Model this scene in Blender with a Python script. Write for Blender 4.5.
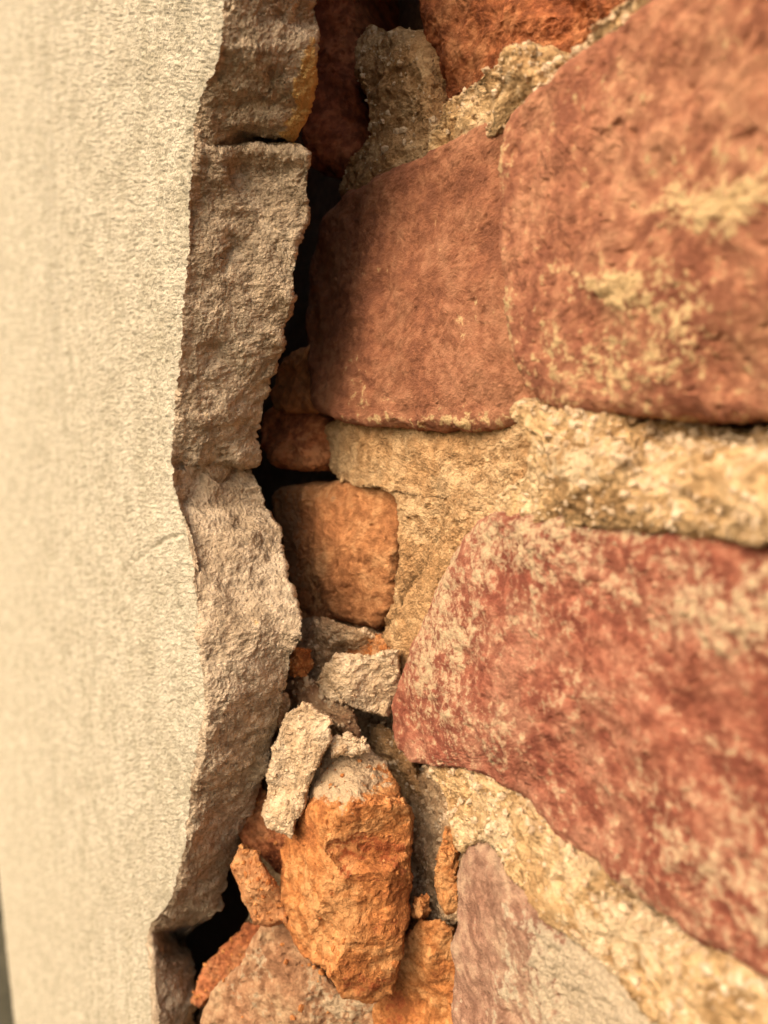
import bpy, math
import numpy as np
from mathutils import Vector

# ------------------------------------------------------------------ camera, sky, sun, exposure
for o in list(bpy.data.objects):
    bpy.data.objects.remove(o)
scene = bpy.context.scene
coll = scene.collection
W, H = 768, 1024
FPX = 770.0                       # focal length in pixels
HORIZON = 440.0
PITCH = math.atan((512 - HORIZON) / FPX)
CAM = np.array([0.0, 0.0, 1.15])
FOCUS = 0.203

cd = bpy.data.cameras.new('camera')
cam = bpy.data.objects.new('camera', cd)
coll.objects.link(cam)
cam.location = CAM
cam.rotation_euler = (math.pi / 2 - PITCH, 0, 0)
cd.sensor_width = 36.0
cd.lens = FPX / H * 36.0
cd.clip_start = 0.01
cd.clip_end = 500
cd.dof.use_dof = True
cd.dof.focus_distance = FOCUS
cd.dof.aperture_fstop = 12.5
scene.camera = cam
scene.render.resolution_x, scene.render.resolution_y = W, H

SUN = Vector((-0.58, -0.50, 0.65)).normalized()
world = bpy.data.worlds.new('World')
scene.world = world
world.use_nodes = True
wn = world.node_tree
wn.nodes.clear()
sky = wn.nodes.new('ShaderNodeTexSky')
sky.sky_type = 'NISHITA'
sky.sun_disc = False
sky.sun_elevation = math.asin(SUN.z)
sky.sun_rotation = math.atan2(SUN.x, SUN.y)
sky.dust_density = 4.0
tint = wn.nodes.new('ShaderNodeMix')
tint.data_type = 'RGBA'
tint.blend_type = 'MULTIPLY'
tint.inputs[0].default_value = 1.0
tint.inputs[7].default_value = (1.0, 0.85, 0.65, 1)      # warm white balance of the picture
bg = wn.nodes.new('ShaderNodeBackground')
bg.inputs[1].default_value = 0.15
wo = wn.nodes.new('ShaderNodeOutputWorld')
wn.links.new(sky.outputs[0], tint.inputs[6])
wn.links.new(tint.outputs[2], bg.inputs[0])
wn.links.new(bg.outputs[0], wo.inputs[0])

sl = bpy.data.lights.new('sun', 'SUN')
sl.energy = 1.2
sl.angle = math.radians(48)
sl.color = (1.0, 0.89, 0.745)
so = bpy.data.objects.new('sun', sl)
coll.objects.link(so)
so.location = (-2, -1, 4)
so.rotation_euler = SUN.to_track_quat('Z', 'Y').to_euler()

scene.view_settings.view_transform = 'Standard'
scene.view_settings.look = 'None'
scene.view_settings.gamma = 1.0
scene.view_settings.use_curve_mapping = False
scene.view_settings.exposure = 1.10

scene.cycles.max_bounces = 5
scene.cycles.diffuse_bounces = 4
scene.cycles.glossy_bounces = 1
scene.cycles.use_adaptive_sampling = True
scene.cycles.adaptive_threshold = 0.02
scene.cycles.use_denoising = True

# ------------------------------------------------------------------ pixel -> point helpers
RIGHT = np.array([1.0, 0, 0])
FWD = np.array([0, math.cos(PITCH), -math.sin(PITCH)])
UP = np.array([0, math.sin(PITCH), math.cos(PITCH)])


def ray(px, py):
    px = np.asarray(px, float)[..., None]
    py = np.asarray(py, float)[..., None]
    return (px - 384) / FPX * RIGHT + FWD - (py - 512) / FPX * UP


def at(px, py, z):
    return CAM + np.asarray(z, float)[..., None] * ray(px, py)


def vplane(px0, z0, px1, z1, off=0.0):
    """Vertical plane standing through two points given at eye level; off > 0 sets it back from the viewer."""
    a = at(px0, HORIZON, z0) - CAM
    b = at(px1, HORIZON, z1) - CAM
    t = (b - a)[:2]
    n = np.array([t[1], -t[0], 0.0])
    n /= np.linalg.norm(n)
    if n @ a < 0:
        n = -n                      # n points from the viewer into the wall
    k = n @ a + off

    def depth(px, py):
        return k / (ray(px, py) @ n)
    depth.n = n
    depth.t = np.array([t[0], t[1], 0]) / np.linalg.norm(t)
    return depth


def flat(z):
    def depth(px, py):
        return np.full(np.shape(px), z, float)
    depth.n = FWD
    return depth


BRICKS = vplane(500, 0.164, 380, 0.2187)           # the face of the wall
PLASTER = vplane(180, 0.216, 300, 0.1415)          # the outer face of the plaster coat
INWARD = BRICKS.n

# ------------------------------------------------------------------ noise
_r = np.random.RandomState(7)
_perm = np.tile(_r.permutation(256), 2).astype(np.int32)
_g = _r.normal(size=(256, 3)).astype(np.float32)
_g /= np.linalg.norm(_g, axis=1)[:, None]
_jit = _r.rand(256, 3).astype(np.float32)


def _hash(x, y, z):
    return _perm[_perm[_perm[x & 255] + (y & 255)] + (z & 255)]


def perlin(p):
    p = p.astype(np.float32)
    i = np.floor(p).astype(np.int32)
    f = p - i
    u = f * f * f * (f * (f * 6 - 15) + 10)
    out = 0
    for dx in (0, 1):
        wx = u[:, 0] if dx else 1 - u[:, 0]
        for dy in (0, 1):
            wy = u[:, 1] if dy else 1 - u[:, 1]
            for dz in (0, 1):
                wz = u[:, 2] if dz else 1 - u[:, 2]
                g = _g[_hash(i[:, 0] + dx, i[:, 1] + dy, i[:, 2] + dz)]
                d = g[:, 0] * (f[:, 0] - dx) + g[:, 1] * (f[:, 1] - dy) + g[:, 2] * (f[:, 2] - dz)
                out = out + wx * wy * wz * d
    return out * 1.5


def fbm(p, size, octaves=4, gain=0.5, ridged=False):
    """size = metres of the largest feature"""
    f, a, s = 1.0 / size, 1.0, 0
    for k in range(octaves):
        n = perlin(p * f + 17.3 * k)
        if ridged:
            n = 0.5 - np.abs(n) * 1.6
        s = s + a * n
        f *= 2.03
        a *= gain
    return s


def worley(p, size):
    p = (p / size).astype(np.float32)
    i = np.floor(p).astype(np.int32)
    f = p - i
    best = np.full(len(p), 9.0, np.float32)
    cid = np.zeros(len(p), np.int32)
    for dx in (-1, 0, 1):
        for dy in (-1, 0, 1):
            for dz in (-1, 0, 1):
                h = _hash(i[:, 0] + dx, i[:, 1] + dy, i[:, 2] + dz)
                q = _jit[h] + np.array([dx, dy, dz], np.float32) - f
                d = (q * q).sum(1)
                m = d < best
                best = np.where(m, d, best)
                cid = np.where(m, h, cid)
    return np.sqrt(best), cid / 255.0


def sstep(a, b, x):
    t = np.clip((x - a) / (b - a), 0, 1)
    return t * t * (3 - 2 * t)


def relief(style, p, smear, coarse=1.0):
    """Height in metres along the normal for a style of surface."""
    if style == 'brick':            # worn moulded face: gently uneven, sandy, pitted
        w, c = worley(p, 0.0013)
        h = coarse * 0.0006 * fbm(p, 0.018, 3) + 0.00016 * fbm(p + 3, 0.0018, 3, 0.7) + 0.00022 * (0.5 - w) * (0.2 + c)
        h -= 0.0005 * sstep(0.42, 0.6, perlin(p / 0.0017 + 9)) + 0.0008 * sstep(0.55, 0.75, perlin(p / 0.005 + 4))
        sm = sstep(0.25, 0.8, smear)
        h += sm * (0.0008 + 0.0008 * fbm(p + 7, 0.0028, 3, 0.7))
    elif style == 'broken':         # freshly broken brick: flakes, steps and pores
        q = p * np.array([1, 1, 1.4])
        h = coarse * (0.0018 * fbm(q, 0.022, 4, 0.5) + 0.0007 * fbm(q + 5, 0.012, 3, 0.6, True))
        st = fbm(q + 8, 0.013, 3, 0.5) * 3.0         # little terraces
        h += coarse * 0.0005 * (np.floor(st) + sstep(0.2, 0.8, st - np.floor(st)))
        w, c = worley(p, 0.0014)
        h += 0.00022 * fbm(p + 3, 0.0018, 3, 0.7) + 0.00022 * (0.5 - w) * c
        h -= 0.0007 * sstep(0.40, 0.62, perlin(p / 0.0026 + 9))
        h += sstep(0.4, 0.7, smear) * (0.0010 + 0.0009 * fbm(p + 7, 0.005, 3, 0.6))
    elif style == 'mortar':         # sandy lime mortar
        w, c = worley(p, 0.0013)
        w2, c2 = worley(p + 5, 0.0034)
        h = coarse * 0.0022 * fbm(p, 0.013, 4, 0.55) + 0.00040 * (0.5 - w) * (0.4 + c)
        h += 0.0010 * (0.55 - w2) * sstep(0.45, 0.9, c2) + 0.0003 * fbm(p + 3, 0.0018, 2, 0.7)
        h -= coarse * 0.0016 * sstep(0.34, 0.6, perlin(p / 0.0045 + 9)) + 0.0006 * sstep(0.36, 0.6, perlin(p / 0.0022 + 5))
    elif style == 'break':          # broken edge of the plaster
        w, c = worley(p, 0.0013)
        h = 0.0012 * fbm(p, 0.018, 5, 0.6) + 0.0007 * fbm(p + 5, 0.012, 4, 0.6, True)
        h += 0.00045 * (0.5 - w) * (0.3 + c) - 0.0005 * sstep(0.40, 0.6, perlin(p / 0.0018 + 9))
    else:                           # floated plaster face
        w, c = worley(p, 0.0019)
        w2, c2 = worley(p + 5, 0.0032)
        h = 0.0004 * fbm(p, 0.018, 3) + 0.0010 * (0.55 - w) * c + 0.0011 * (0.5 - w2) * sstep(0.5, 1, c2) + 0.0003 * fbm(p + 3, 0.003, 3)
    return h


# ------------------------------------------------------------------ mesh helpers
def tag(o, label, cat, group=None):
    o['label'] = label
    o['category'] = cat
    if group:
        o['group'] = group
    return o


def grid_normals(V, wrap):
    du = np.empty_like(V)
    du[1:-1] = V[2:] - V[:-2]
    du[0] = V[1] - V[0]
    du[-1] = V[-1] - V[-2]
    if wrap:
        dv = np.roll(V, -1, 1) - np.roll(V, 1, 1)
    else:
        dv = np.empty_like(V)
        dv[:, 1:-1] = V[:, 2:] - V[:, :-2]
        dv[:, 0] = V[:, 1] - V[:, 0]
        dv[:, -1] = V[:, -1] - V[:, -2]
    n = np.cross(dv, du)
    n /= np.linalg.norm(n, axis=2)[..., None] + 1e-12
    return n


def grid_mesh(name, V, wrap, mat, masks=None, parent=None, origin=None, bake=(0.018, 0.003)):
    R, Cc = V.shape[:2]
    P = V.reshape(-1, 3)
    if origin is None:
        origin = np.zeros(3)
    P = P - origin
    r = np.arange(R - 1)[:, None]
    c = np.arange(Cc if wrap else Cc - 1)[None, :]
    c1 = (c + 1) % Cc
    Q = np.stack([r * Cc + c, (r + 1) * Cc + c, (r + 1) * Cc + c1, r * Cc + c1], -1).reshape(-1, 4)
    me = bpy.data.meshes.new(name)
    me.vertices.add(len(P))
    me.vertices.foreach_set('co', P.astype(np.float32).ravel())
    n = len(Q)
    me.loops.add(n * 4)
    me.loops.foreach_set('vertex_index', Q.astype(np.int32).ravel())
    me.polygons.add(n)
    me.polygons.foreach_set('loop_start', np.arange(0, 4 * n, 4, dtype=np.int32))
    me.polygons.foreach_set('use_smooth', np.ones(n, dtype=bool))
    me.update(calc_edges=True)
    if masks:
        for k, v in masks.items():
            at_ = me.attributes.new(k, 'FLOAT', 'POINT')
            at_.data.foreach_set('value', np.asarray(v, np.float32).ravel())
    if bake:
        for k, v in zip(('broad', 'middle'), mottle(V.reshape(-1, 3), *bake)):
            me.attributes.new(k, 'FLOAT', 'POINT').data.foreach_set('value', v.astype(np.float32))
    me.materials.append(mat)
    o = bpy.data.objects.new(name, me)
    coll.objects.link(o)
    o.location = origin
    if parent is not None:
        o.parent = parent
        o.matrix_parent_inverse.identity()
        o.location = Vector(origin) - parent.location
    return o


def mottle(P, big, mid):
    a = fbm(P + 11, big, 4, 0.62)
    b = fbm(P + 13, mid, 3, 0.7)
    return 0.5 + 0.15 * a / (a.std() + 1e-9), 0.5 + 0.15 * b / (b.std() + 1e-9)


def blobs(spec, px, py):
    s = np.zeros(np.shape(px))
    for x, y, rx, ry, v in spec or ():
        s = s + v * np.exp(-((px - x) / rx) ** 2 - ((py - y) / ry) ** 2)
    return s


def rbf(ctrl, px, py):
    """ctrl: (px, py, millimetres towards the viewer); roughly faceted interpolation"""
    if not ctrl:
        return np.zeros(np.shape(px))
    c = np.array(ctrl, float)
    px = np.clip(px, c[:, 0].min() - 30, c[:, 0].max() + 30)
    py = np.clip(py, c[:, 1].min() - 30, c[:, 1].max() + 30)
    d = np.hypot(c[:, None, 0] - c[None, :, 0], c[:, None, 1] - c[None, :, 1])
    n = len(c)
    A = np.ones((n + 1, n + 1))
    A[:n, :n] = d
    A[n, n] = 0
    w = np.linalg.solve(A + 1e-6 * np.eye(n + 1), np.append(c[:, 2] * 0.001, 0))
    out = np.full(np.shape(px), w[n])
    for k in range(n):
        out = out + w[k] * np.sqrt((px - c[k, 0]) ** 2 + (py - c[k, 1]) ** 2 + 4.0)
    return out


def facets(ctrl, outline, px, py, blend=0.8):
    """Flat facets between the control points, with a little of the smooth interpolation."""
    from mathutils.geometry import delaunay_2d_cdt
    o = np.array(outline, float)
    c = o.mean(0)
    ring = c + (o - c) * 1.25
    rz = rbf(ctrl, ring[:, 0], ring[:, 1])
    pts = np.vstack([np.array(ctrl, float) * [1, 1, 0.001], np.column_stack([ring, rz])])
    vs, _, fs, *_r = delaunay_2d_cdt([Vector((p[0], p[1])) for p in pts], [], [], 0, 1e-4)
    vs = np.array([[v.x, v.y] for v in vs])
    vz = np.array([pts[np.argmin(((pts[:, :2] - v) ** 2).sum(1)), 2] for v in vs])
    soft = rbf(ctrl, px, py)
    out = soft.copy()
    for f in fs:
        (ax, ay), (bx, by), (cx, cy) = vs[f[0]], vs[f[1]], vs[f[2]]
        den = (by - cy) * (ax - cx) + (cx - bx) * (ay - cy)
        if abs(den) < 1e-9:
            continue
        l0 = ((by - cy) * (px - cx) + (cx - bx) * (py - cy)) / den
        l1 = ((cy - ay) * (px - cx) + (ax - cx) * (py - cy)) / den
        l2 = 1 - l0 - l1
        m = (l0 >= -1e-6) & (l1 >= -1e-6) & (l2 >= -1e-6)
        out = np.where(m, blend * (l0 * vz[f[0]] + l1 * vz[f[1]] + l2 * vz[f[2]]) + (1 - blend) * soft, out)
    return out


def resample(poly, n, smooth=1):
    p = np.array(poly, float)
    for _ in range(smooth):
        q = np.roll(p, -1, 0)
        p = np.stack([0.82 * p + 0.18 * q, 0.18 * p + 0.82 * q], 1).reshape(-1, 2)
    q = np.vstack([p, p[:1]])
    L = np.concatenate([[0], np.cumsum(np.hypot(*np.diff(q, axis=0).T))])
    s = np.linspace(0, L[-1], n, endpoint=False)
    return np.stack([np.interp(s, L, q[:, 0]), np.interp(s, L, q[:, 1])], 1)


rng = np.random.RandomState(11)
GRIT = {'brick': 0.00010, 'broken': 0.00010, 'mortar': 0.00016}
CRUMB_SPOTS = []


def piece(name, outline, depth, mat, style, thick=0.03, rnd=0.004, ctrl=None, center=None, ext=None, taper=0.15,
          smear=None, smear_base=0.0, red=None, step=1.6, warp=(0.0012, 0.012), amp=1.0, coarse=1.0, parent=None, seed=0.0, facet=False, smooth=1, crumbs=0):
    """A solid with its own front outline, depth relief, rounded rim, sides and back."""
    o0 = np.array(outline, float)
    if center is None:
        x, y = o0[:, 0], o0[:, 1]
        x1, y1 = np.roll(x, -1), np.roll(y, -1)
        cr = x * y1 - x1 * y
        center = (((x + x1) * cr).sum() / (3 * cr.sum()), ((y + y1) * cr).sum() / (3 * cr.sum()))
    area = ((o0[:, 0] * np.roll(o0[:, 1], -1) - np.roll(o0[:, 0], -1) * o0[:, 1]).sum())
    if area < 0:
        o0 = o0[::-1]
    per = np.hypot(*(np.roll(o0, -1, 0) - o0).T).sum()
    nt = int(np.clip(per / step, 48, 900))
    b = resample(o0, nt, smooth)
    c = np.array(center)
    rad = np.hypot(*(b - c).T)
    nr = int(np.clip(np.percentile(rad, 75) / step, 16, 260))
    s = np.linspace(0, 1, nr)
    s = s * (1.25 - 0.25 * s)
    px = c[0] + s[:, None] * (b[None, :, 0] - c[0])
    py = c[1] + s[:, None] * (b[None, :, 1] - c[1])
    z = depth(px, py) - (facets(ctrl, o0, px, py) if facet and ctrl else rbf(ctrl, px, py))
    F = at(px, py, z)
    if ext is None:
        ext = depth.n
    ext = np.asarray(ext, float)
    ext = ext / np.linalg.norm(ext)
    rim = F[-1]
    cen = F[0, 0]
    d = (1 - s)[:, None] * np.linalg.norm(rim - cen, axis=1)[None]
    e = np.clip(d / rnd, 0, 1)
    push = rnd * (1 - np.sqrt(np.clip(1 - (1 - e) ** 2, 0, 1)))
    F = F + push[..., None] * ext
    zpx = np.median(z) / FPX
    ns = int(np.clip(thick / (zpx * step * 1.6), 8, 22))
    k = np.linspace(0, 1, ns + 1)[1:] ** 1.7
    rim = F[-1]
    cm = rim.mean(0)
    toc = (cm - rim) - ((cm - rim) @ ext)[:, None] * ext
    S = rim[None] + k[:, None, None] * thick * ext + (taper * k ** 1.5)[:, None, None] * toc[None]
    kb = np.array([0.25, 0.6, 0.97])
    last = S[-1]
    ctr = last.mean(0)
    B = last[None] + kb[:, None, None] * (ctr - last)[None]
    V = np.concatenate([F, S, B], 0)
    PX = np.concatenate([px, np.repeat(px[-1:], len(S) + len(B), 0)], 0)
    PY = np.concatenate([py, np.repeat(py[-1:], len(S) + len(B), 0)], 0)
    P = V.reshape(-1, 3) + seed * 0.37
    wv = np.stack([fbm(P + 1.1, warp[1], 3), fbm(P + 2.2, warp[1], 3), fbm(P + 3.3, warp[1], 3)], -1)
    V = V + (warp[0] * wv).reshape(V.shape)
    sm = smear_base + blobs(smear, PX, PY)
    sm = sm + (0.24 * fbm(P + 4, 0.012, 4, 0.66) + 0.12 * fbm(P + 6, 0.0022, 2)).reshape(sm.shape)
    rd = blobs(red, PX, PY)
    n = grid_normals(V, True)
    h = relief(style, P, sm.ravel(), coarse).reshape(sm.shape) * amp
    sp = np.linalg.norm(V - np.roll(V, 1, 1), axis=2) / (zpx * step)       # grit, less where the mesh is finer than the step
    h = h + GRIT[style] * np.clip(sp, 0, 1) * rng.normal(size=h.shape)
    V = V + n * h[..., None]
    if crumbs:
        i = rng.randint(0, len(F) * V.shape[1], crumbs * 4)
        keep = rng.rand(len(i)) < np.clip(sp.ravel()[i], 0, 1) * (0.15 + 0.85 * np.clip(n.reshape(-1, 3)[i, 2] + 0.1, 0, 1))
        CRUMB_SPOTS.append((V.reshape(-1, 3)[i[keep]][:crumbs], style))
    org = V.reshape(-1, 3)
    org = np.array([org[:, 0].mean(), org[:, 1].mean(), org[:, 2].min()])
    return grid_mesh(name, V, True, mat, {'smear': sm, 'stain': rd}, parent, org)


# ------------------------------------------------------------------ materials
def material(name, cols, smear_col=None, smear_lo=0.36, smear_hi=0.62, stain_and_light_col=None, big=55.0, mid=330.0, fine=1500.0,
             bump=0.8, bump_dist=0.0011, speck=0.25, speck_col=(0.05, 0.035, 0.025), rough=0.92, mottled=0.45, baked=True, grain=420.0, sandy=0):
    m = bpy.data.materials.new(name)
    m.use_nodes = True
    nt = m.node_tree
    nt.nodes.clear()
    N, L = nt.nodes.new, nt.links.new
    out = N('ShaderNodeOutputMaterial')
    bs = N('ShaderNodeBsdfPrincipled')
    bs.inputs['Roughness'].default_value = rough
    bs.inputs['Specular IOR Level'].default_value = 0.25
    L(bs.outputs[0], out.inputs[0])
    geo = N('ShaderNodeNewGeometry')

    def noise(scale, detail=5, r=0.6, off=0.0):
        n = N('ShaderNodeTexNoise')
        n.inputs['Scale'].default_value = scale
        n.inputs['Detail'].default_value = detail
        n.inputs['Roughness'].default_value = r
        if off:
            a = N('ShaderNodeVectorMath')
            a.operation = 'ADD'
            a.inputs[1].default_value = (off, off * 1.7, -off)
            L(geo.outputs['Position'], a.inputs[0])
            L(a.outputs[0], n.inputs['Vector'])
        else:
            L(geo.outputs['Position'], n.inputs['Vector'])
        return n.outputs[0]

    def mix(a, b, f, mode='MIX'):
        x = N('ShaderNodeMix')
        x.data_type = 'RGBA'
        x.blend_type = mode
        for s, v in ((0, f), (6, a), (7, b)):
            if isinstance(v, (tuple, list)):
                x.inputs[s].default_value = (*v, 1)
            elif isinstance(v, (int, float)):
                x.inputs[s].default_value = v
            else:
                L(v, x.inputs[s])
        return x.outputs[2]

    def remap(v, a, b, c=0.0, d=1.0):
        x = N('ShaderNodeMapRange')
        x.interpolation_type = 'SMOOTHSTEP'
        L(v, x.inputs[0])
        for k, q in enumerate((a, b, c, d)):
            x.inputs[k + 1].default_value = q
        return x.outputs[0]

    def math_(op, a, b):
        x = N('ShaderNodeMath')
        x.operation = op
        for k, v in enumerate((a, b)):
            if isinstance(v, (int, float)):
                x.inputs[k].default_value = v
            else:
                L(v, x.inputs[k])
        return x.outputs[0]

    def attr(n):
        x = N('ShaderNodeAttribute')
        x.attribute_name = n
        return x.outputs['Fac']

    if baked:                      # broad and middle mottling are stored on the vertices
        nb, nm = attr('broad'), attr('middle')
    else:
        nb, nm = noise(big, 3, 0.62), noise(mid, 3, 0.65, 3.1)
    nf = noise(fine, 3, 0.7, 1.3)
    ns = noise(grain, 4, 0.72, 5.7)         # colour only
    ramp = N('ShaderNodeValToRGB')
    ramp.color_ramp.elements[0].position = 0.32
    ramp.color_ramp.elements[1].position = 0.68
    ramp.color_ramp.elements[0].color = (*cols[0], 1)
    ramp.color_ramp.elements[1].color = (*cols[-1], 1)
    if len(cols) == 3:
        e = ramp.color_ramp.elements.new(0.5)
        e.color = (*cols[1], 1)
    L(math_('ADD', math_('MULTIPLY', nb, 0.6), math_('MULTIPLY', nm, 0.4)), ramp.inputs[0])
    col = ramp.outputs[0]
    v = remap(math_('ADD', math_('MULTIPLY', nm, 0.5), math_('MULTIPLY', ns, 0.5)), 0.36, 0.64, 1 - mottled, 1 + mottled)
    cv = N('ShaderNodeCombineColor')
    for k in range(3):
        L(v, cv.inputs[k])
    col = mix(col, cv.outputs[0], 0.6, 'MULTIPLY')
    if stain_and_light_col:  # stains and patches, also tones standing in for lit or shaded parts
        a = N('ShaderNodeAttribute')
        a.attribute_name = 'stain'
        f = remap(math_('ADD', a.outputs['Fac'], math_('MULTIPLY', math_('SUBTRACT', nm, 0.5), 0.9)), 0.30, 0.60)
        col = mix(col, stain_and_light_col, f)
    col = mix(col, speck_col, math_('MULTIPLY', remap(nf, 0.60, 0.72), speck))
    if smear_col:
        a = N('ShaderNodeAttribute')
        a.attribute_name = 'smear'
        s = math_('ADD', a.outputs['Fac'], math_('MULTIPLY', math_('SUBTRACT', nm, 0.5), 0.6))
        s = math_('ADD', s, math_('MULTIPLY', math_('SUBTRACT', ns, 0.5), 1.9))
        s = math_('ADD', s, math_('MULTIPLY', math_('SUBTRACT', nf, 0.5), 0.5))
        f = remap(s, smear_lo, smear_hi, 0, 0.92)
        sc = mix(smear_col, tuple(q * 0.72 for q in smear_col), remap(nf, 0.35, 0.65))
        col = mix(col, sc, f)
    L(col, bs.inputs['Base Color'])
    hgt = nf
    if sandy:
        vo = N('ShaderNodeTexVoronoi')
        vo.inputs['Scale'].default_value = sandy
        L(geo.outputs['Position'], vo.inputs['Vector'])
        hgt = math_('SUBTRACT', nf, math_('MULTIPLY', vo.outputs[0], 0.55))
    bp = N('ShaderNodeBump')
    bp.inputs['Strength'].default_value = bump
    bp.inputs['Distance'].default_value = bump_dist
    L(hgt, bp.inputs['Height'])
    L(bp.outputs[0], bs.inputs['Normal'])
    return m


LIME = (0.60, 0.43, 0.22)
WHITE_LIME = (0.60, 0.455, 0.28)
M_brick_up = material('brick_rose', [(0.25, 0.092, 0.052), (0.33, 0.137, 0.076), (0.40, 0.195, 0.11)], LIME, mottled=0.26, grain=640.0)
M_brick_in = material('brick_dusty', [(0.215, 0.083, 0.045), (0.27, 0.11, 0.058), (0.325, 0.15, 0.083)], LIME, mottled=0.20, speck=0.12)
M_brick_low = material('brick_red', [(0.23, 0.066, 0.040), (0.30, 0.105, 0.063), (0.36, 0.16, 0.10)], WHITE_LIME, mottled=0.32, smear_lo=0.22,
                       smear_hi=0.74, grain=680.0)
M_brick_bot = material('brick_purple', [(0.27, 0.14, 0.092), (0.34, 0.20, 0.135), (0.40, 0.27, 0.18)], (0.53, 0.44, 0.31), mottled=0.28)
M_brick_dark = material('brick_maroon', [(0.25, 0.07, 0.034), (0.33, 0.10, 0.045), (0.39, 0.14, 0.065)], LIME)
M_orange = material('brick_orange', [(0.37, 0.13, 0.04), (0.47, 0.19, 0.06), (0.54, 0.275, 0.11)], (0.56, 0.43, 0.28), mottled=0.35,
                    stain_and_light_col=(0.31, 0.09, 0.03))
M_rust = material('brick_rust', [(0.29, 0.09, 0.036), (0.37, 0.13, 0.052), (0.43, 0.19, 0.085)], (0.52, 0.39, 0.24))
M_stump = material('brick_soft_orange', [(0.37, 0.155, 0.062), (0.44, 0.20, 0.082), (0.50, 0.27, 0.125)], (0.52, 0.37, 0.22), mottled=0.28,
                   stain_and_light_col=(0.36, 0.20, 0.105))  # darker tone for the shaded left facet of the stump
M_pale = material('brick_pale', [(0.29, 0.145, 0.075), (0.37, 0.21, 0.115), (0.43, 0.285, 0.165)], (0.52, 0.40, 0.26), mottled=0.25)
M_mortar = material('lime_mortar', [(0.45, 0.275, 0.125), (0.57, 0.38, 0.19), (0.65, 0.47, 0.275)], mottled=0.32, bump=1.0, sandy=950.0,
                    stain_and_light_col=(0.66, 0.505, 0.315))
M_mortar_ochre = material('ochre_mortar', [(0.41, 0.235, 0.105), (0.49, 0.30, 0.145), (0.55, 0.375, 0.205)], mottled=0.30, bump=1.0, sandy=1100.0)
M_mortar_grey = material('grey_mortar', [(0.43, 0.275, 0.15), (0.51, 0.345, 0.20), (0.58, 0.425, 0.265)], mottled=0.30, bump=1.0, sandy=1100.0)
M_mortar_pale = material('pale_mortar', [(0.56, 0.40, 0.245), (0.63, 0.475, 0.31), (0.68, 0.54, 0.375)], mottled=0.22, bump=0.8, speck=0.15, sandy=1200.0)
M_break = material('plaster_break', [(0.42, 0.32, 0.215), (0.49, 0.385, 0.27), (0.56, 0.455, 0.33)], mottled=0.28, bump=1.0, sandy=1200.0,
                   stain_and_light_col=(0.62, 0.40, 0.15), speck=0.4)  # ochre stain of the lip, lightened as if lit
M_face = material('plaster_face', [(0.41, 0.368, 0.272), (0.475, 0.427, 0.325), (0.53, 0.482, 0.375)], mottled=0.20, bump=0.9, fine=1100.0, speck=0.15,
                  speck_col=(0.22, 0.17, 0.11), stain_and_light_col=(0.35, 0.32, 0.255), sandy=900.0)
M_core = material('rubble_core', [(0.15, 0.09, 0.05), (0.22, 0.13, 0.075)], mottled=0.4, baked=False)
M_ground = material('ground_gravel', [(0.035, 0.035, 0.022), (0.065, 0.06, 0.042)], big=1.5, mid=12.0, fine=60, bump=0.6, bump_dist=0.01, baked=False)

# ------------------------------------------------------------------ ground
gv = np.stack(np.meshgrid(np.linspace(-60, 60, 41), np.linspace(-60, 60, 41), indexing='ij') + [np.zeros((41, 41))], -1)
gv = gv[::-1]
g = grid_mesh('ground', gv, False, M_ground, bake=None)
g['kind'] = 'structure'

# ------------------------------------------------------------------ the brick wall
base = at(600, HORIZON, BRICKS(600.0, HORIZON) + 0.05)
wall = bpy.data.objects.new('brick_wall', None)
coll.objects.link(wall)
wall.location = (base[0], base[1], 0)
wall.empty_display_size = 0.1
tag(wall, 'old red brick wall with crumbling sandy lime mortar, laid bare beside the broken plaster', 'wall')


def box_on_wall(name, t0, t1, z0, z1, n0, n1, mat, parent, nt=40, nz=40, amp=0.004, bake=None):
    """Rough block in wall coordinates: t along the wall (towards the plaster), n into the wall."""
    q = at(500, HORIZON, 0.164)
    q = np.array([q[0], q[1], 0])
    T = BRICKS.t * (1 if BRICKS.t[0] < 0 else -1)
    th = np.linspace(0, 1, nt)
    zz = np.linspace(z0, z1, nz)
    prof = [(t0, n1), (t0, n0)] + [(t0 + (t1 - t0) * a, n0) for a in th[1:-1]] + [(t1, n0), (t1, n1)]
    prof = np.array(prof)
    xy = q + prof[:, 0, None] * T + prof[:, 1, None] * INWARD
    V = np.repeat(xy[None], nz, 0).copy()
    V[..., 2] = zz[:, None]
    V = np.concatenate([V[:1].mean(1, keepdims=True).repeat(V.shape[1], 1), V, V[-1:].mean(1, keepdims=True).repeat(V.shape[1], 1)], 0)
    P = V.reshape(-1, 3)
    V = V + amp * fbm(P, 0.04, 4).reshape(V.shape[:2])[..., None] * INWARD
    return grid_mesh(name, V[:, ::-1], True, mat, None, parent, None if parent is None else np.array(parent.location) * 1.0, bake=bake)


core = box_on_wall('rubble_core', -1.6, 3.2, 0.0, 3.0, 0.032, 0.32, M_core, wall, 70, 70)  # backing wall added to keep light from leaking in from behind

B = dict(parent=wall)
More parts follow.
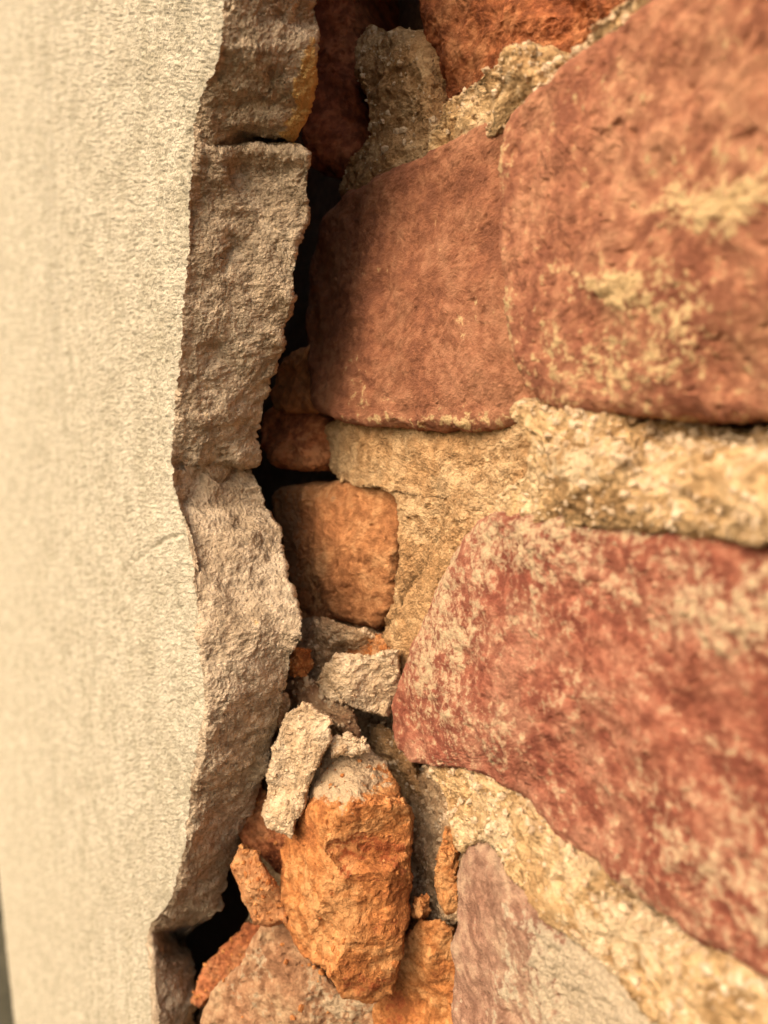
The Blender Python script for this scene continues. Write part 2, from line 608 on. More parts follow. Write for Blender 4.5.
# upper right stretcher, proud of its neighbour
b = piece('brick', [(499, 110), (495, 160), (493, 230), (495, 300), (502, 350), (514, 385), (531, 409), (580, 414), (640, 417), (720, 419),
                    (800, 421), (960, 426), (960, -240), (860, -165), (768, -96), (640, 0), (560, 62), (525, 90)],
          BRICKS, M_brick_up, 'brick', 0.085, 0.0035, center=(690, 210), step=2.9, taper=0.03,
          ctrl=[(510, 130, 0), (510, 390, -1), (600, 250, 1.2), (700, 250, 0), (750, 375, -5), (690, 330, 0), (768, 300, 0), (900, 100, 0),
                (620, 60, -0.5)],
          smear=[(705, 215, 60, 26, .6), (620, 290, 30, 20, .6), (760, 190, 40, 25, .3), (600, 370, 110, 45, .24), (540, 400, 40, 20, .2), (700, 320, 90, 60, .18),
                 (499, 170, 7, 60, .3), (500, 330, 8, 50, .3)],
          smear_base=0.13, seed=1, **B)
b['label'] = 'rose red brick with yellow mortar crumbs stuck to its face'
# darker brick beside it, turned towards the plaster
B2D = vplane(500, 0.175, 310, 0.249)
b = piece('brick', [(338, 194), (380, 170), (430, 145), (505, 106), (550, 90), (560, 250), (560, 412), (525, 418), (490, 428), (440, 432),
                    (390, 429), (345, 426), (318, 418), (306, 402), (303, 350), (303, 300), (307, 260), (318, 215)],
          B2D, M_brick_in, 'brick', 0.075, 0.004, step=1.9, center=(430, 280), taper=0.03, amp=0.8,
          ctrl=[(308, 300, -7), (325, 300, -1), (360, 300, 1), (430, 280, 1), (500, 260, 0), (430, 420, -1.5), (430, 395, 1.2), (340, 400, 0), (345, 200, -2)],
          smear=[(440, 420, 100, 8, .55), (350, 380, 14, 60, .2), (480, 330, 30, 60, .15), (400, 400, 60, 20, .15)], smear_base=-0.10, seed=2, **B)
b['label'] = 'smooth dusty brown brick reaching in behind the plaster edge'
# lower right stretcher
b = piece('brick', [(484, 507), (520, 511), (560, 515), (640, 520), (700, 527), (768, 537), (960, 560), (960, 1130), (860, 1055), (768, 992),
                    (700, 954), (640, 908), (600, 880), (560, 842), (540, 824), (505, 792), (470, 774), (430, 768), (400, 760), (387, 744), (382, 722),
                    (388, 692), (400, 660), (414, 625), (429, 590), (450, 550), (466, 521)],
          BRICKS, M_brick_low, 'brick', 0.085, 0.0045, center=(650, 720), step=2.5, taper=0.03,
          ctrl=[(390, 720, -1), (440, 600, -2.5), (470, 540, -4), (520, 540, -1.5), (480, 700, 1.5), (600, 700, 1), (740, 540, -3), (720, 620, 0),
                (560, 815, -3), (530, 770, 0), (470, 765, -1), (640, 880, -1), (900, 800, 0), (900, 600, 0)],
          smear=[(500, 545, 80, 30, .34), (440, 620, 34, 70, .36), (425, 690, 26, 40, .15), (720, 610, 60, 60, .34), (560, 700, 60, 30, .12), (600, 522, 130, 14, .3), (480, 740, 50, 30, .14),
                 (760, 900, 60, 60, .32), (680, 800, 60, 40, .05), (610, 880, 80, 30, .15), (400, 700, 20, 60, -.1), (590, 560, 60, 40, .12)],
          smear_base=0.17, seed=3, **B)
b['label'] = 'deep red brick speckled with whitish lime'
# bottom brick
b = piece('brick', [(452, 851), (480, 838), (499, 849), (520, 886), (560, 925), (610, 966), (670, 1030), (760, 1120), (760, 1180), (450, 1180),
                    (448, 950)],
          vplane(500, 0.166, 380, 0.2215), M_brick_bot, 'brick', 0.085, 0.004, step=2.1, center=(520, 1010), taper=0.03, amp=0.8,
          ctrl=[(455, 900, -3), (490, 900, 0), (525, 940, 1), (540, 1000, -1.5), (600, 1010, -1.5), (700, 1100, -1), (480, 1050, 0)],
          smear=[(590, 1005, 62, 75, 1.0), (650, 1080, 70, 70, 1.0), (560, 960, 26, 26, .6), (508, 960, 12, 60, .35), (530, 930, 14, 30, .35), (450, 980, 8, 80, .4)], smear_base=-0.05,
          seed=4, **B)
b['label'] = 'purplish brick half covered in smooth greyish lime'
# brick above, set back
b = piece('brick', [(418, 124), (421, 60), (416, -80), (680, -80), (650, -20), (612, 18), (575, 50), (520, 80), (475, 105), (436, 132)],
          vplane(420, 0.224, 640, 0.152), M_rust, 'broken', 0.08, 0.004, center=(500, 20), step=1.8, taper=0.03, coarse=0.5, facet=True,
          ctrl=[(424, 60, -6), (430, 110, -4), (445, 40, 2), (520, 20, 2), (540, 60, -4), (580, 20, -8), (600, 10, -5), (500, -60, 2), (640, -60, 0)],
          smear_base=-0.3, seed=5, **B)
b['label'] = 'rust red broken brick set back above the mortar lumps'
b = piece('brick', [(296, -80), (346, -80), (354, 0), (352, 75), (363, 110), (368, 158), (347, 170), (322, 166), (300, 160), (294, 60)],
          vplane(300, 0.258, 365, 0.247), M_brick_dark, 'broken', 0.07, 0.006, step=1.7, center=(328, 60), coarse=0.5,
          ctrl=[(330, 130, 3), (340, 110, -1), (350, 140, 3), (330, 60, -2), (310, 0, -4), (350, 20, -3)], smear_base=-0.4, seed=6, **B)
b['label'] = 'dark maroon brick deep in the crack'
# stump of brick under the mortar
b = piece('brick', [(268, 492), (300, 483), (350, 480), (385, 479), (399, 488), (401, 540), (396, 588), (387, 606), (376, 632), (350, 628),
                    (325, 623), (306, 638), (295, 602), (281, 560), (271, 520)],
          vplane(270, 0.262, 400, 0.230), M_stump, 'broken', 0.06, 0.004, step=1.3, coarse=0.3, facet=True, taper=0.05,
          ctrl=[(270, 500, -18), (272, 520, -20), (283, 560, -19), (298, 620, -16), (312, 500, -1), (325, 560, 2), (330, 610, 0), (350, 540, 3.5), (390, 500, 2), (392, 580, 1), (372, 610, -1.5), (340, 482, -2), (310, 484, -6)],
          smear=[(300, 590, 12, 40, .1)], smear_base=-0.25, red=[(285, 560, 18, 80, .9), (330, 500, 30, 10, .3)], seed=7, **B)  # shade of the left facet put into the colour
b['label'] = 'soft orange brick stump with a torn face'
b = piece('brick', [(274, 362), (290, 346), (312, 343), (316, 408), (286, 413), (268, 405)], vplane(270, .268, 310, .256), M_stump, 'broken',
          .05, .004, step=1.4, coarse=.3, facet=True, smear_base=-.3, ctrl=[(280, 385, -3), (296, 366, 3), (296, 372, -1), (300, 395, 2), (280, 355, 2)], seed=8, **B)
b['label'] = 'small dusky brick bat above a dark slot'
b = piece('brick', [(254, 440), (264, 404), (300, 409), (332, 420), (330, 466), (300, 473), (266, 467)], vplane(260, .266, 328, .254), M_rust, 'broken',
          .05, .004, step=1.4, coarse=.3, facet=True, smear_base=-.3, ctrl=[(268, 430, -7), (285, 440, 1), (305, 450, 3), (320, 440, -2)], seed=9, **B)
b['label'] = 'shadowed brick bat wedged above the orange stump'

# mortar
m = piece('mortar_joint', [(500, 400), (560, 404), (640, 414), (700, 424), (960, 432), (960, 590), (800, 556), (700, 538), (600, 527), (520, 526), (482, 530), (486, 505), (520, 470), (530, 440)],
          vplane(500, 0.1665, 380, 0.222), M_mortar, 'mortar', 0.05, 0.003, step=2.4, taper=0.0, center=(640, 470),
          ctrl=[(540, 430, 3), (575, 445, 5), (620, 455, 5.5), (645, 448, -7), (660, 432, -13), (720, 434, -14), (768, 438, -12), (700, 465, -1), (760, 475, 1),
                (600, 490, 4), (560, 480, 3), (660, 500, 1), (700, 520, 1.5), (520, 500, -1), (540, 515, 1), (900, 500, 0), (580, 418, 0), (520, 440, -5), (500, 505, -5)],
          red=[(575, 460, 50, 30, .6)], seed=10, coarse=.7, crumbs=900, **B)
m['label'] = 'lumpy yellow bed of mortar between the rose and deep red bricks'
m = piece('mortar_joint', [(322, 412), (420, 418), (545, 408), (552, 440), (530, 480), (510, 540), (480, 620), (430, 700), (400, 700), (370, 668), (382, 632),
                           (392, 590), (396, 540), (394, 492), (365, 484), (328, 480)],
          vplane(330, .252, 540, .172), M_mortar_ochre, 'mortar', .05, .003, step=1.5, taper=0, center=(455, 500), coarse=0.35,
          ctrl=[(335, 450, -3), (380, 450, 0), (450, 440, 0), (520, 430, 2), (420, 500, 1), (400, 560, 0), (440, 540, 0), (395, 640, 0), (470, 500, 3), (500, 470, 3), (430, 425, -3)],
          seed=11, **B)
m['label'] = 'hollow of sandy mortar under the smooth brown brick'
m = piece('mortar_joint', [(420, 764), (470, 766), (520, 790), (560, 840), (560, 900), (520, 893), (500, 858), (480, 842), (455, 854), (448, 815), (438, 790)],
          vplane(500, .167, 380, .2225), M_mortar, 'mortar', .04, .003, step=1.5, taper=0, center=(495, 818), coarse=.6, crumbs=300,
          ctrl=[(440, 780, -1), (470, 800, 0), (500, 830, 1.5), (520, 815, -1), (540, 860, 2), (455, 840, -3)], red=[(500, 840, 40, 40, .5)], seed=12, **B)
m['label'] = 'mortar wedge under the tip of the deep red brick'
m = piece('mortar_joint', [(500, 800), (548, 828), (600, 874), (660, 920), (730, 960), (960, 1110), (960, 1330), (760, 1130), (670, 1040), (605, 972), (540, 912), (512, 872)],
          vplane(500, .166, 380, .221), M_mortar, 'mortar', .04, .004, step=2.8, taper=0, center=(690, 1000), coarse=.65, crumbs=700,
          ctrl=[(540, 860, 2), (600, 915, 2.5), (605, 893, -3), (660, 960, 2.5), (730, 1010, 2), (700, 945, -1), (640, 1000, 0), (850, 1100, 0), (580, 880, 2)],
          red=[(620, 930, 80, 60, .7)], seed=13, **B)
m['label'] = 'sloping band of pale yellow mortar over the purplish brick'
m = piece('mortar_joint', [(422, 140), (438, 112), (455, 92), (480, 76), (498, 54), (520, 46), (538, 50), (548, 64), (566, 52), (600, 24), (650, -16), (740, -90), (780, -90), (700, -25),
                           (640, 30), (560, 85), (500, 130), (440, 165), (425, 160)],
          vplane(430, .207, 640, .1335), M_mortar, 'mortar', .05, .003, step=2.0, taper=0, center=(548, 74), coarse=.7, crumbs=500,
          ctrl=[(440, 130, 0), (460, 110, 2), (475, 95, -1), (510, 70, 4), (535, 75, 3), (550, 66, -2), (580, 55, 1), (640, 5, 0)], red=[(500, 70, 30, 25, .4)], seed=14, **B)
m['label'] = 'mortar lumps along the top edge of the rose brick'
m = piece('mortar_joint', [(350, 44), (364, 22), (376, 34), (392, 28), (416, 24), (424, 60), (427, 105), (440, 135), (420, 160), (375, 192), (345, 202), (332, 196), (342, 170), (364, 158), (361, 112), (354, 78)],
          vplane(350, .242, 440, .210), M_mortar_ochre, 'mortar', .05, .004, step=1.5, taper=.05, center=(390, 110), coarse=.5, crumbs=250,
          ctrl=[(360, 60, 0), (378, 70, 3), (395, 60, 0), (415, 60, 2), (385, 120, 3), (400, 130, -1), (365, 170, 3), (350, 190, 1), (420, 130, 0), (374, 30, -5)], seed=15, **B)
m['label'] = 'grey mortar standing between the maroon and rust red bricks'
m = piece('mortar_joint', [(398, 785), (425, 758), (450, 790), (462, 850), (465, 930), (430, 935), (404, 922), (405, 860)],
          vplane(400, .226, 460, .200), M_mortar_grey, 'mortar', .05, .004, step=1.3, center=(430, 850), seed=16, crumbs=500,
          ctrl=[(410, 800, -6), (430, 790, -8), (430, 850, 0), (430, 900, 2), (450, 880, 1)], **B)
m['label'] = 'crumbly grey mortar beside the big orange chunk'
m = piece('mortar_joint', [(262, 660), (300, 620), (360, 610), (420, 690), (440, 760), (430, 900), (420, 1180), (200, 1180), (190, 1000), (225, 960), (250, 900), (255, 760)],
          vplane(230, .268, 440, .236), M_mortar_grey, 'mortar', .05, .006, step=2.6, center=(340, 850), seed=17, crumbs=900,
          ctrl=[(350, 700, 3), (400, 740, -3), (300, 760, 0), (250, 800, -3), (340, 900, 0), (240, 950, -12), (210, 1000, -16), (420, 820, 0), (300, 1100, 0)], **B)
m['label'] = 'loose mortar filling the bottom of the crack behind the fragments'

# plain bricks that carry the wall on beyond the frame
rows = [(0.152, 0.217, 0.10), (0.232, 0.297, 0.06), (0.312, 0.377, 0.12), (-0.272, -0.205, 0.10), (-0.352, -0.287, 0.05), (-0.432, -0.367, 0.11),
        (0.003, 0.070, -0.125), (-0.088, -0.015, -0.125), (-0.178, -0.105, -0.06), (0.082, 0.142, -0.11)]
for j, (z0, z1, t0) in enumerate(rows):
    t = t0
    for q_ in range(4):
        ln = 0.20 + 0.02 * rng.rand()
        box_on_wall('brick', t - ln, t, CAM[2] + z0 + 0.003 * rng.rand(), CAM[2] + z1 - 0.003 * rng.rand(), 0.002 + 0.004 * rng.rand(), 0.09,
                    (M_brick_up, M_brick_low, M_brick_in, M_rust)[rng.randint(4)], wall, 24, 12, 0.003, (0.018, 0.006))
        t -= ln + 0.012

# ------------------------------------------------------------------ the plaster coat
SECT = [
    # rows (py, arris px, inner px)
    [(-900, 236, 330), (-200, 236, 326), (-80, 231, 322), (0, 225, 317), (25, 223, 314), (48, 220, 317), (62, 216, 316), (85, 206, 313), (105, 199, 306), (125, 196, 303), (138, 195, 298), (142, 195, 284)],
    [(144, 195, 292), (148, 194, 306), (154, 194, 310), (200, 190, 307), (260, 187, 300), (300, 184, 293), (340, 181, 284), (400, 176, 266), (440, 172, 258), (462, 170, 257), (467, 170, 254)],
    [(469, 172, 252), (476, 172, 256), (486, 173, 262), (502, 175, 264), (530, 181, 279), (560, 187, 284), (590, 190, 291), (632, 194, 302), (650, 196, 298), (680, 198, 287), (720, 198, 277),
     (760, 195, 268), (800, 190, 255), (840, 186, 240), (870, 180, 231), (895, 173, 225), (908, 165, 223), (916, 158, 212), (924, 152, 196), (930, 149, 186)],
    [(932, 149, 180), (945, 148, 187), (970, 149, 194), (1000, 151, 197), (1100, 154, 199), (1250, 158, 205), (2000, 170, 215)],
]
ECTRL = [(230, -40, 0), (270, -40, 6), (310, -40, 12), (228, 40, 0), (270, 60, 7), (308, 60, 14), (300, 90, 12), (250, 120, 5), (285, 130, 9), (205, 120, 0),
         (212, 160, 0), (226, 170, 0), (233, 170, -4.5), (280, 170, -1), (208, 250, 0), (221, 250, 0), (229, 250, -4), (270, 250, 0), (205, 340, 0), (218, 350, -3),
         (250, 350, 1), (195, 440, 3), (235, 440, 4), (200, 463, 4), (240, 463, 4.5),
         (195, 476, -6), (235, 478, -6), (205, 530, -3), (250, 540, -2), (270, 530, -5), (215, 600, 1), (260, 600, 2), (285, 640, 3), (230, 690, 7), (265, 680, 7), (205, 740, 5),
         (205, 800, 3), (250, 800, 16), (195, 880, 3), (224, 880, 18), (190, 915, 8), (165, 945, 8), (186, 955, 28), (192, 1000, 38), (165, 1000, 12), (168, 1080, 12), (194, 1080, 38)]

TB = 0.027
nb_ = PLASTER.n
qa = at(180, HORIZON, 0.216) - CAM


def inner_depth(px, py):
    return (qa @ nb_ + TB) / (ray(px, py) @ nb_)


ys, ar, inn, sec = [], [], [], []
for k, S in enumerate(SECT):
    S = np.array(S, float)
    yy = [S[0, 0]]
    while yy[-1] < S[-1, 0]:
        y = yy[-1]
        st = 1.25 if -40 < y < 1060 else (6 if -200 < y < 1240 else 24)
        yy.append(min(y + st, S[-1, 0]))
    yy = np.array(yy)
    ys.append(yy)
    ar.append(np.interp(yy, S[:, 0], S[:, 1]))
    inn.append(np.interp(yy, S[:, 0], S[:, 2]))
    sec.append(np.full(len(yy), k))
ys, ar, inn, sec = map(np.concatenate, (ys, ar, inn, sec))
jit = np.stack([ys * 0.06, ys * 0 + 3.3, ys * 0], -1)
j_ar = 1.6 * perlin(jit) + 0.9 * perlin(jit * 3.1) + 0.5 * perlin(jit * 7.7)
j_in = 2.0 * perlin(jit + 50) + 1.5 * perlin(jit * 3.3 + 9) + 0.8 * perlin(jit * 8 + 4)

ar = ar + j_ar
nE, nB = 86, 20
FAR = -14.0
# columns of the face: pixel steps near the edge, larger ones further away, then on past the frame
u = np.linspace(0, 1, 125)
za = PLASTER(ar, ys)
zf = 1 / ((1 - u)[None] / za[:, None] + u[None] / 3.2)
ry = ray(np.full(len(ys), 384.0), ys)
kk = qa @ nb_
face_px = 384 + FPX * (kk / zf - (ry @ nb_)[:, None]) / nb_[0]
face = at(face_px, np.repeat(ys[:, None], len(u), 1), zf)
se = np.linspace(0, 1, nE)
epx = (ar - j_ar)[:, None] + (inn - ar + j_ar)[:, None] * se[None] + j_ar[:, None] * np.exp(-se / 0.05)[None] + j_in[:, None] * np.exp(-(1 - se) / 0.05)[None]
epy = np.repeat(ys[:, None], nE, 1)
zi = inner_depth(inn, ys)
zi = np.maximum(zi, za - 0.006)
za0 = PLASTER(ar - j_ar, ys)
ez = za[:, None] * np.exp(-se / 0.05)[None] + za0[:, None] * (1 - np.exp(-se / 0.05))[None] + (zi - za0)[:, None] * (0.35 * se + 0.65 * se ** 1.5)[None]
win = np.minimum(1, se / 0.10)[None]
ez = ez - rbf(ECTRL, epx, epy) * win
# soft arris on the weathered stretch
bev = np.exp(-((ys - 610) / 110.0) ** 4)[:, None]
edge = at(epx, epy, ez)
# back of the coat
tb = np.linspace(0, 1, nB)[1:] ** 2 * 1.2
Tdir = PLASTER.t * (1 if PLASTER.t[0] < 0 else -1)
inP = edge[:, -1]
fan = (inP[:, None, :] - CAM)[..., 2]
back = inP[:, None, :] + tb[None, :, None] * Tdir + np.minimum(tb, 0.02)[None, :, None] * (-0.15) * nb_
# rows fan out along the back as they do along the face
back[..., 2] = CAM[2] + fan * (1 + tb[None] / 0.22)
V = np.concatenate([face[:, ::-1], edge[:, 1:], back], 1)
nF = len(u)
PXg = np.concatenate([face_px[:, ::-1], epx[:, 1:], np.repeat(epx[:, -1:], nB - 1, 1)], 1)
PYg = np.repeat(ys[:, None], V.shape[1], 1)
P = V.reshape(-1, 3)
is_edge = np.zeros(V.shape[:2])
is_edge[:, nF - 1:] = 1.0
# soften towards the rounded arris
wv = np.stack([fbm(P + 1.1, 0.012, 3), fbm(P + 2.2, 0.012, 3), fbm(P + 3.3, 0.012, 3)], -1).reshape(V.shape)
wa = sstep(0, 14, PXg - ar[:, None])[..., None]
V = V + 0.0015 * wv * wa
Nn = grid_normals(V, False)
if (Nn[:, nF // 2] @ nb_).mean() > 0:
    flip = True
    Nn = -Nn
else:
    flip = False
# keep the arris crisp: face and edge normals separately
hf = relief('face', P, None).reshape(is_edge.shape)
he = relief('break', P, None).reshape(is_edge.shape) + 0.00014 * rng.normal(size=is_edge.shape)
hf = hf + 0.00016 * rng.normal(size=is_edge.shape)
NF = np.broadcast_to(-nb_, V.shape)
w_e = sstep(0, 5, PXg - ar[:, None])
# a fine crack in the face
def seg(px, py, a, b):
    a, b = np.array(a, float), np.array(b, float)
    d = b - a
    t = np.clip(((px - a[0]) * d[0] + (py - a[1]) * d[1]) / (d @ d), 0, 1)
    return np.hypot(px - a[0] - t * d[0], py - a[1] - t * d[1])
ck = np.minimum.reduce([seg(PXg, PYg, (122, 572), (143, 556)), seg(PXg, PYg, (143, 556), (162, 540)), seg(PXg, PYg, (162, 540), (176, 536))])
hf = hf - 0.0009 * np.exp(-(ck / 2.0) ** 2)
ck2 = np.minimum.reduce([seg(PXg, PYg, (176, 466), (205, 474)), seg(PXg, PYg, (205, 474), (226, 482)), seg(PXg, PYg, (226, 482), (238, 470)), seg(PXg, PYg, (238, 470), (258, 468))])
he = he - 0.002 * np.exp(-(ck2 / 1.8) ** 2)
bevh = -0.0030 * bev * np.exp(-np.abs(PXg - ar[:, None]) / 13.0)
V = V + NF * ((1 - w_e) * (hf + bevh))[..., None] + Nn * (w_e * he)[..., None]

# damp streaks running down the plaster face
Pf = np.stack([(P[:, :2] @ Tdir[:2]) / 0.06, np.zeros(len(P)), P[:, 2] / 0.5], -1)
streak = sstep(0.05, 0.7, perlin(Pf) + 0.6 * perlin(Pf * np.array([3.1, 1, 2.0]) + 5)).reshape(is_edge.shape)
stain_and_light = (1 - is_edge) * 0.34 * streak + blobs([(303, 105, 12, 34, .9), (311, 70, 6, 34, .8), (293, 134, 10, 12, .7)], PXg, PYg)  # blobs: ochre stain on the lip, its lit look painted in
plaster = bpy.data.objects.new('plaster_coat', None)
coll.objects.link(plaster)
pb = at(180, HORIZON, 0.216)
plaster.location = (pb[0], pb[1], 0)
plaster.empty_display_size = 0.1
tag(plaster, 'thick cream plaster coat with a rough broken edge standing off the bricks', 'plaster')
po = np.array(plaster.location)


def part(name, r0, r1, c0, c1, mat, label=None):
    sub = V[r0:r1, c0:c1]
    st = stain_and_light[r0:r1, c0:c1]
    if not flip:
        o = grid_mesh(name, sub, False, mat, {'stain': st}, plaster, po)
    else:
        o = grid_mesh(name, sub[:, ::-1], False, mat, {'stain': st[:, ::-1]}, plaster, po)
    if label:
        o['label'] = label
    return o


part('plaster_face', 0, len(ys), 0, nF, M_face, 'bright grainy outer face of the plaster')
lab = ['stained upper length of the broken edge with an ochre lip', 'shaded middle length of the broken edge', 'pale bulging length of the broken edge',
       'small lowest length of the broken edge, stepped back']
for k in range(4):
    r = np.where(sec == k)[0]
    part('broken_edge', r[0], min(r[-1] + 2, len(ys)), nF - 1, V.shape[1], M_break, lab[k])

# ------------------------------------------------------------------ loose rubble in the crack


def rubble(name, cat, label, outline, z, mat, style, **k):
    group = k.pop('group', None)
    d = z if callable(z) else flat(z)
    k.setdefault('thick', 0.018)
    k.setdefault('rnd', 0.0028)
    k.setdefault('coarse', 0.35)
    k.setdefault('warp', (0.0010, 0.007))
    o = np.array(outline, float)
    k.setdefault('ext', ray(o[:, 0].mean(), o[:, 1].mean()))
    k.setdefault('taper', 0.35)
    k.setdefault('step', 1.1)
    k.setdefault('facet', True)
    k.setdefault('smooth', 0)
    k.setdefault('crumbs', 110)
    k.setdefault('smear_base', -0.3)
    return tag(piece(name, outline, d, mat, style, **k), label, cat, group)


rubble('mortar_fragment', 'mortar fragment', 'grey mortar fragment leaning below the orange brick stump',
       [(303, 655), (312, 632), (322, 618), (345, 625), (372, 632), (388, 642), (380, 660), (350, 660), (332, 668), (318, 694), (306, 682)], vplane(303, .236, 388, .224),
       M_mortar_grey, 'mortar', thick=.02, coarse=0.30, ctrl=[(320, 640, 2), (350, 640, 1), (312, 675, 0), (372, 650, -4), (350, 652, -3)], seed=20)
rubble('brick_fragment', 'brick fragment', 'tiny orange brick pebble beside the bulging plaster edge', [(288, 667), (295, 650), (308, 650), (313, 668), (304, 678), (290, 677)], .229, M_orange, 'broken', thick=.01,
       rnd=.003, coarse=0.20, seed=21)
rubble('mortar_fragment', 'mortar fragment', 'pale cream mortar chunk jammed against the deep red brick',
       [(315, 682), (324, 666), (338, 653), (370, 655), (400, 650), (402, 680), (388, 716), (370, 712), (350, 705), (326, 696)], vplane(315, .219, 400, .213),
       M_mortar_pale, 'mortar', thick=.02, rnd=.002, amp=.75, coarse=0.40, ctrl=[(325, 680, -1), (345, 668, 3), (380, 665, 1), (350, 685, 2.5), (375, 705, -3), (330, 694, -3)], seed=22)
rubble('brick_fragment', 'brick fragment', 'brown crusted flake lying under the pale cream mortar chunk',
       [(291, 686), (299, 674), (320, 688), (342, 698), (358, 716), (360, 738), (346, 737), (325, 720), (302, 708)], vplane(291, .226, 360, .220),
       M_pale, 'mortar', thick=.012, rnd=.004, coarse=0.25, seed=23)
rubble('mortar_fragment', 'mortar fragment', 'thin tan sliver tucked against the plaster edge', [(272, 713), (277, 695), (287, 692), (290, 702), (283, 718), (274, 730)], .229, M_mortar_grey, 'mortar', thick=.01,
       rnd=.003, coarse=0.17, seed=24)
rubble('mortar_fragment', 'mortar fragment', 'long pale mortar flake leaning on the big orange chunk',
       [(266, 772), (276, 738), (286, 714), (303, 702), (318, 708), (329, 716), (331, 738), (322, 758), (311, 782), (308, 800), (298, 818), (292, 841), (281, 832), (270, 828), (262, 816), (266, 796)],
       vplane(262, .211, 330, .204), M_mortar_pale, 'mortar', thick=.007, rnd=.0013, amp=.5, coarse=0.28, taper=.1,
       ctrl=[(305, 712, -2), (300, 750, 1), (280, 810, 2), (272, 800, -1), (322, 740, -2)], seed=25)
rubble('brick_fragment', 'brick fragment', 'big orange brick chunk with a crust of mortar on top',
       [(282, 850), (290, 830), (300, 808), (314, 778), (335, 745), (356, 741), (385, 765), (401, 785), (412, 815), (410, 850), (413, 890), (406, 930), (404, 960), (393, 996),
        (370, 1002), (345, 999), (335, 986), (321, 966), (300, 955), (284, 920)], vplane(282, .203, 412, .195), M_orange, 'broken', thick=.035, rnd=.0018, coarse=.22, crumbs=110,
       ctrl=[(283, 850, -17), (284, 920, -17), (300, 955, -13), (300, 808, -12), (318, 812, 1), (322, 850, 3), (322, 900, 5), (331, 972, 5), (350, 806, 5), (398, 806, 2), (408, 820, -2),
             (345, 832, 3), (385, 838, -1), (340, 856, 0), (388, 858, -2), (345, 874, 6), (392, 872, 4), (410, 890, -3), (340, 908, 4), (385, 905, 2), (350, 940, 6), (395, 945, 2), (403, 960, -2),
             (345, 985, 3), (390, 985, -2), (372, 1000, -4), (336, 745, -20), (356, 742, -22), (385, 766, -16), (318, 775, -16), (402, 786, -10), (350, 770, -11)],
       smear=[(350, 762, 60, 34, 1.2), (335, 790, 34, 18, .8), (292, 900, 14, 60, .28), (370, 955, 9, 9, .25), (375, 930, 10, 10, .2)], smear_base=-0.25,
       red=[(365, 850, 45, 20, .55), (355, 880, 40, 8, .3), (355, 925, 45, 12, .4), (365, 985, 40, 14, .5), (400, 900, 10, 60, .3)], seed=26, taper=.2)  # facet contrast put into the colour: left smeared paler, front reddened
rubble('brick_fragment', 'brick fragment', 'upright orange brick sliver in front of the dark hollow',
       [(231, 862), (239, 843), (255, 850), (268, 868), (282, 890), (290, 922), (270, 925), (255, 922), (243, 896)], vplane(231, .221, 290, .214), M_stump, 'broken', thick=.014, coarse=0.28,
       ctrl=[(240, 860, 0), (258, 880, 2), (262, 910, -1), (284, 905, -2)], seed=27)
rubble('brick_fragment', 'brick fragment', 'rusty brick splinter behind the long pale mortar flake',
       [(238, 830), (248, 800), (262, 786), (282, 805), (296, 840), (296, 885), (276, 872), (258, 852), (243, 846)], vplane(238, .238, 296, .228), M_rust, 'broken', thick=.014, coarse=0.25, seed=28)
rubble('brick_fragment', 'brick fragment', 'reddish brick splinter lying deep in the dark hollow',
       [(192, 1002), (203, 966), (225, 945), (250, 920), (268, 928), (260, 955), (236, 978), (216, 994), (200, 1008)], vplane(192, .262, 262, .246), M_rust, 'broken', thick=.016, coarse=0.23, seed=29)
rubble('brick_fragment', 'brick fragment', 'broad pale pinkish brick piece lying below the big orange chunk',
       [(210, 992), (238, 966), (260, 924), (290, 922), (310, 955), (335, 985), (375, 990), (420, 1010), (430, 1160), (190, 1160), (200, 1020)], vplane(200, .236, 420, .214),
       M_pale, 'broken', thick=.03, coarse=0.25, step=1.5, ctrl=[(225, 1000, -3), (262, 960, 1), (275, 940, 0), (290, 1000, 2), (340, 1010, -2), (280, 1140, 0), (250, 1020, 1)],
       smear=[(340, 1005, 40, 20, .7), (250, 980, 20, 30, .3)], smear_base=.05, seed=30)
rubble('brick_fragment', 'brick fragment', 'brown orange brick lump set beside the purplish brick',
       [(372, 1010), (392, 975), (404, 935), (420, 920), (440, 918), (456, 926), (460, 1160), (366, 1160)], vplane(372, .209, 460, .198), M_orange, 'broken', thick=.03, coarse=0.30,
       ctrl=[(380, 1020, -6), (410, 960, 0), (412, 990, -3), (430, 960, 3), (448, 980, 0), (420, 1060, 0)], red=[(395, 1010, 20, 40, .5)], seed=31)
rubble('brick_fragment', 'brick fragment', 'narrow orange brick strip embedded in the crumbly grey mortar', [(436, 852), (447, 824), (460, 828), (460, 908), (447, 910), (436, 884)], .208, M_orange, 'broken', thick=.012,
       rnd=.004, coarse=0.25, seed=32)
rubble('brick_fragment', 'brick fragment', 'small orange brick crumb on the crumbly grey mortar', [(412, 908), (416, 897), (427, 899), (430, 912), (424, 920), (414, 919)], .212, M_orange, 'broken', thick=.008, rnd=.003,
       coarse=0.17, seed=33)

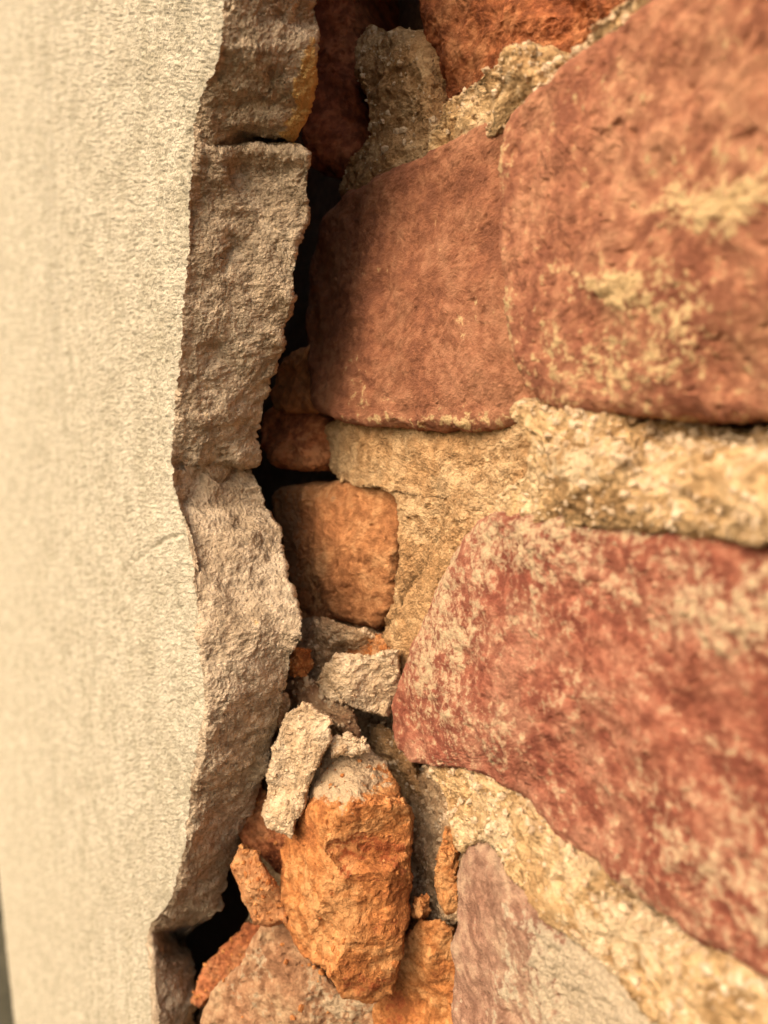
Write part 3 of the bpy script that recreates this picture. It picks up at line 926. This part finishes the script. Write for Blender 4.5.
rubble('brick_fragment', 'brick fragment', 'brown brick flake in the hollow between grey and pale mortar fragments', [(342, 654), (354, 638), (384, 635), (396, 656), (370, 664)],
       vplane(342, .231, 396, .223), M_stump, 'broken', thick=.01, rnd=.002, coarse=.2, ctrl=[(350, 645, -2), (370, 640, -3), (385, 652, 1)], seed=34)
rubble('mortar_fragment', 'mortar fragment', 'thin mortar scale lying on the crusted top of the big orange chunk', [(331, 741), (346, 734), (364, 739), (372, 750), (352, 757), (340, 752), (330, 758)],
       vplane(330, .209, 372, .207), M_mortar_pale, 'mortar', thick=.006, rnd=.0015, coarse=.2, seed=35)
rubble('mortar_fragment', 'mortar fragment', 'brown mortar lump in shadow under the tip of the deep red brick', [(366, 722), (392, 730), (418, 765), (430, 800), (408, 802), (392, 775), (372, 750)],
       vplane(366, .234, 430, .222), M_mortar_ochre, 'mortar', thick=.02, rnd=.003, coarse=.5, seed=36)

# ------------------------------------------------------------------ grit and crumbs lying on mortar, ledges and fragments
ph = (1 + 5 ** 0.5) / 2
ico = np.array([(-1, ph, 0), (1, ph, 0), (-1, -ph, 0), (1, -ph, 0), (0, -1, ph), (0, 1, ph), (0, -1, -ph), (0, 1, -ph), (ph, 0, -1), (ph, 0, 1), (-ph, 0, -1), (-ph, 0, 1)]) / 1.9
icf = np.array([(0, 11, 5), (0, 5, 1), (0, 1, 7), (0, 7, 10), (0, 10, 11), (1, 5, 9), (5, 11, 4), (11, 10, 2), (10, 7, 6), (7, 1, 8), (3, 9, 4), (3, 4, 2), (3, 2, 6), (3, 6, 8),
                (3, 8, 9), (4, 9, 5), (2, 4, 11), (6, 2, 10), (8, 6, 7), (9, 8, 1)])


def crumbs(name, spots, mat, label):
    n = len(spots)
    size = 0.00028 + 0.0009 * rng.rand(n) ** 4
    sh = ico[None] * (0.65 + 0.7 * rng.rand(n, 12, 1)) * (0.6 + 0.8 * rng.rand(n, 1, 3))
    Vc = spots[:, None] + sh * size[:, None, None]
    Fc = icf[None] + 12 * np.arange(n)[:, None, None]
    me = bpy.data.meshes.new(name)
    me.from_pydata(Vc.reshape(-1, 3).tolist(), [], Fc.reshape(-1, 3).tolist())
    me.update()
    for k, v in zip(('broad', 'middle'), mottle(Vc.reshape(-1, 3), 0.006, 0.003)):
        me.attributes.new(k, 'FLOAT', 'POINT').data.foreach_set('value', v.astype(np.float32))
    me.materials.append(mat)
    o = bpy.data.objects.new(name, me)
    coll.objects.link(o)
    o['kind'] = 'stuff'
    tag(o, label, 'crumbs')


crumbs('mortar_crumbs', np.concatenate([p for p, st in CRUMB_SPOTS if st == 'mortar']), M_mortar_pale, 'pale sand grains and mortar crumbs scattered over joints and ledges')
crumbs('brick_crumbs', np.concatenate([p for p, st in CRUMB_SPOTS if st != 'mortar']), M_orange, 'orange brick dust and crumbs on the broken fragments')

print('TRIS', sum(len(o.data.loops) - 2 * len(o.data.polygons) for o in bpy.data.objects if o.type == 'MESH'))
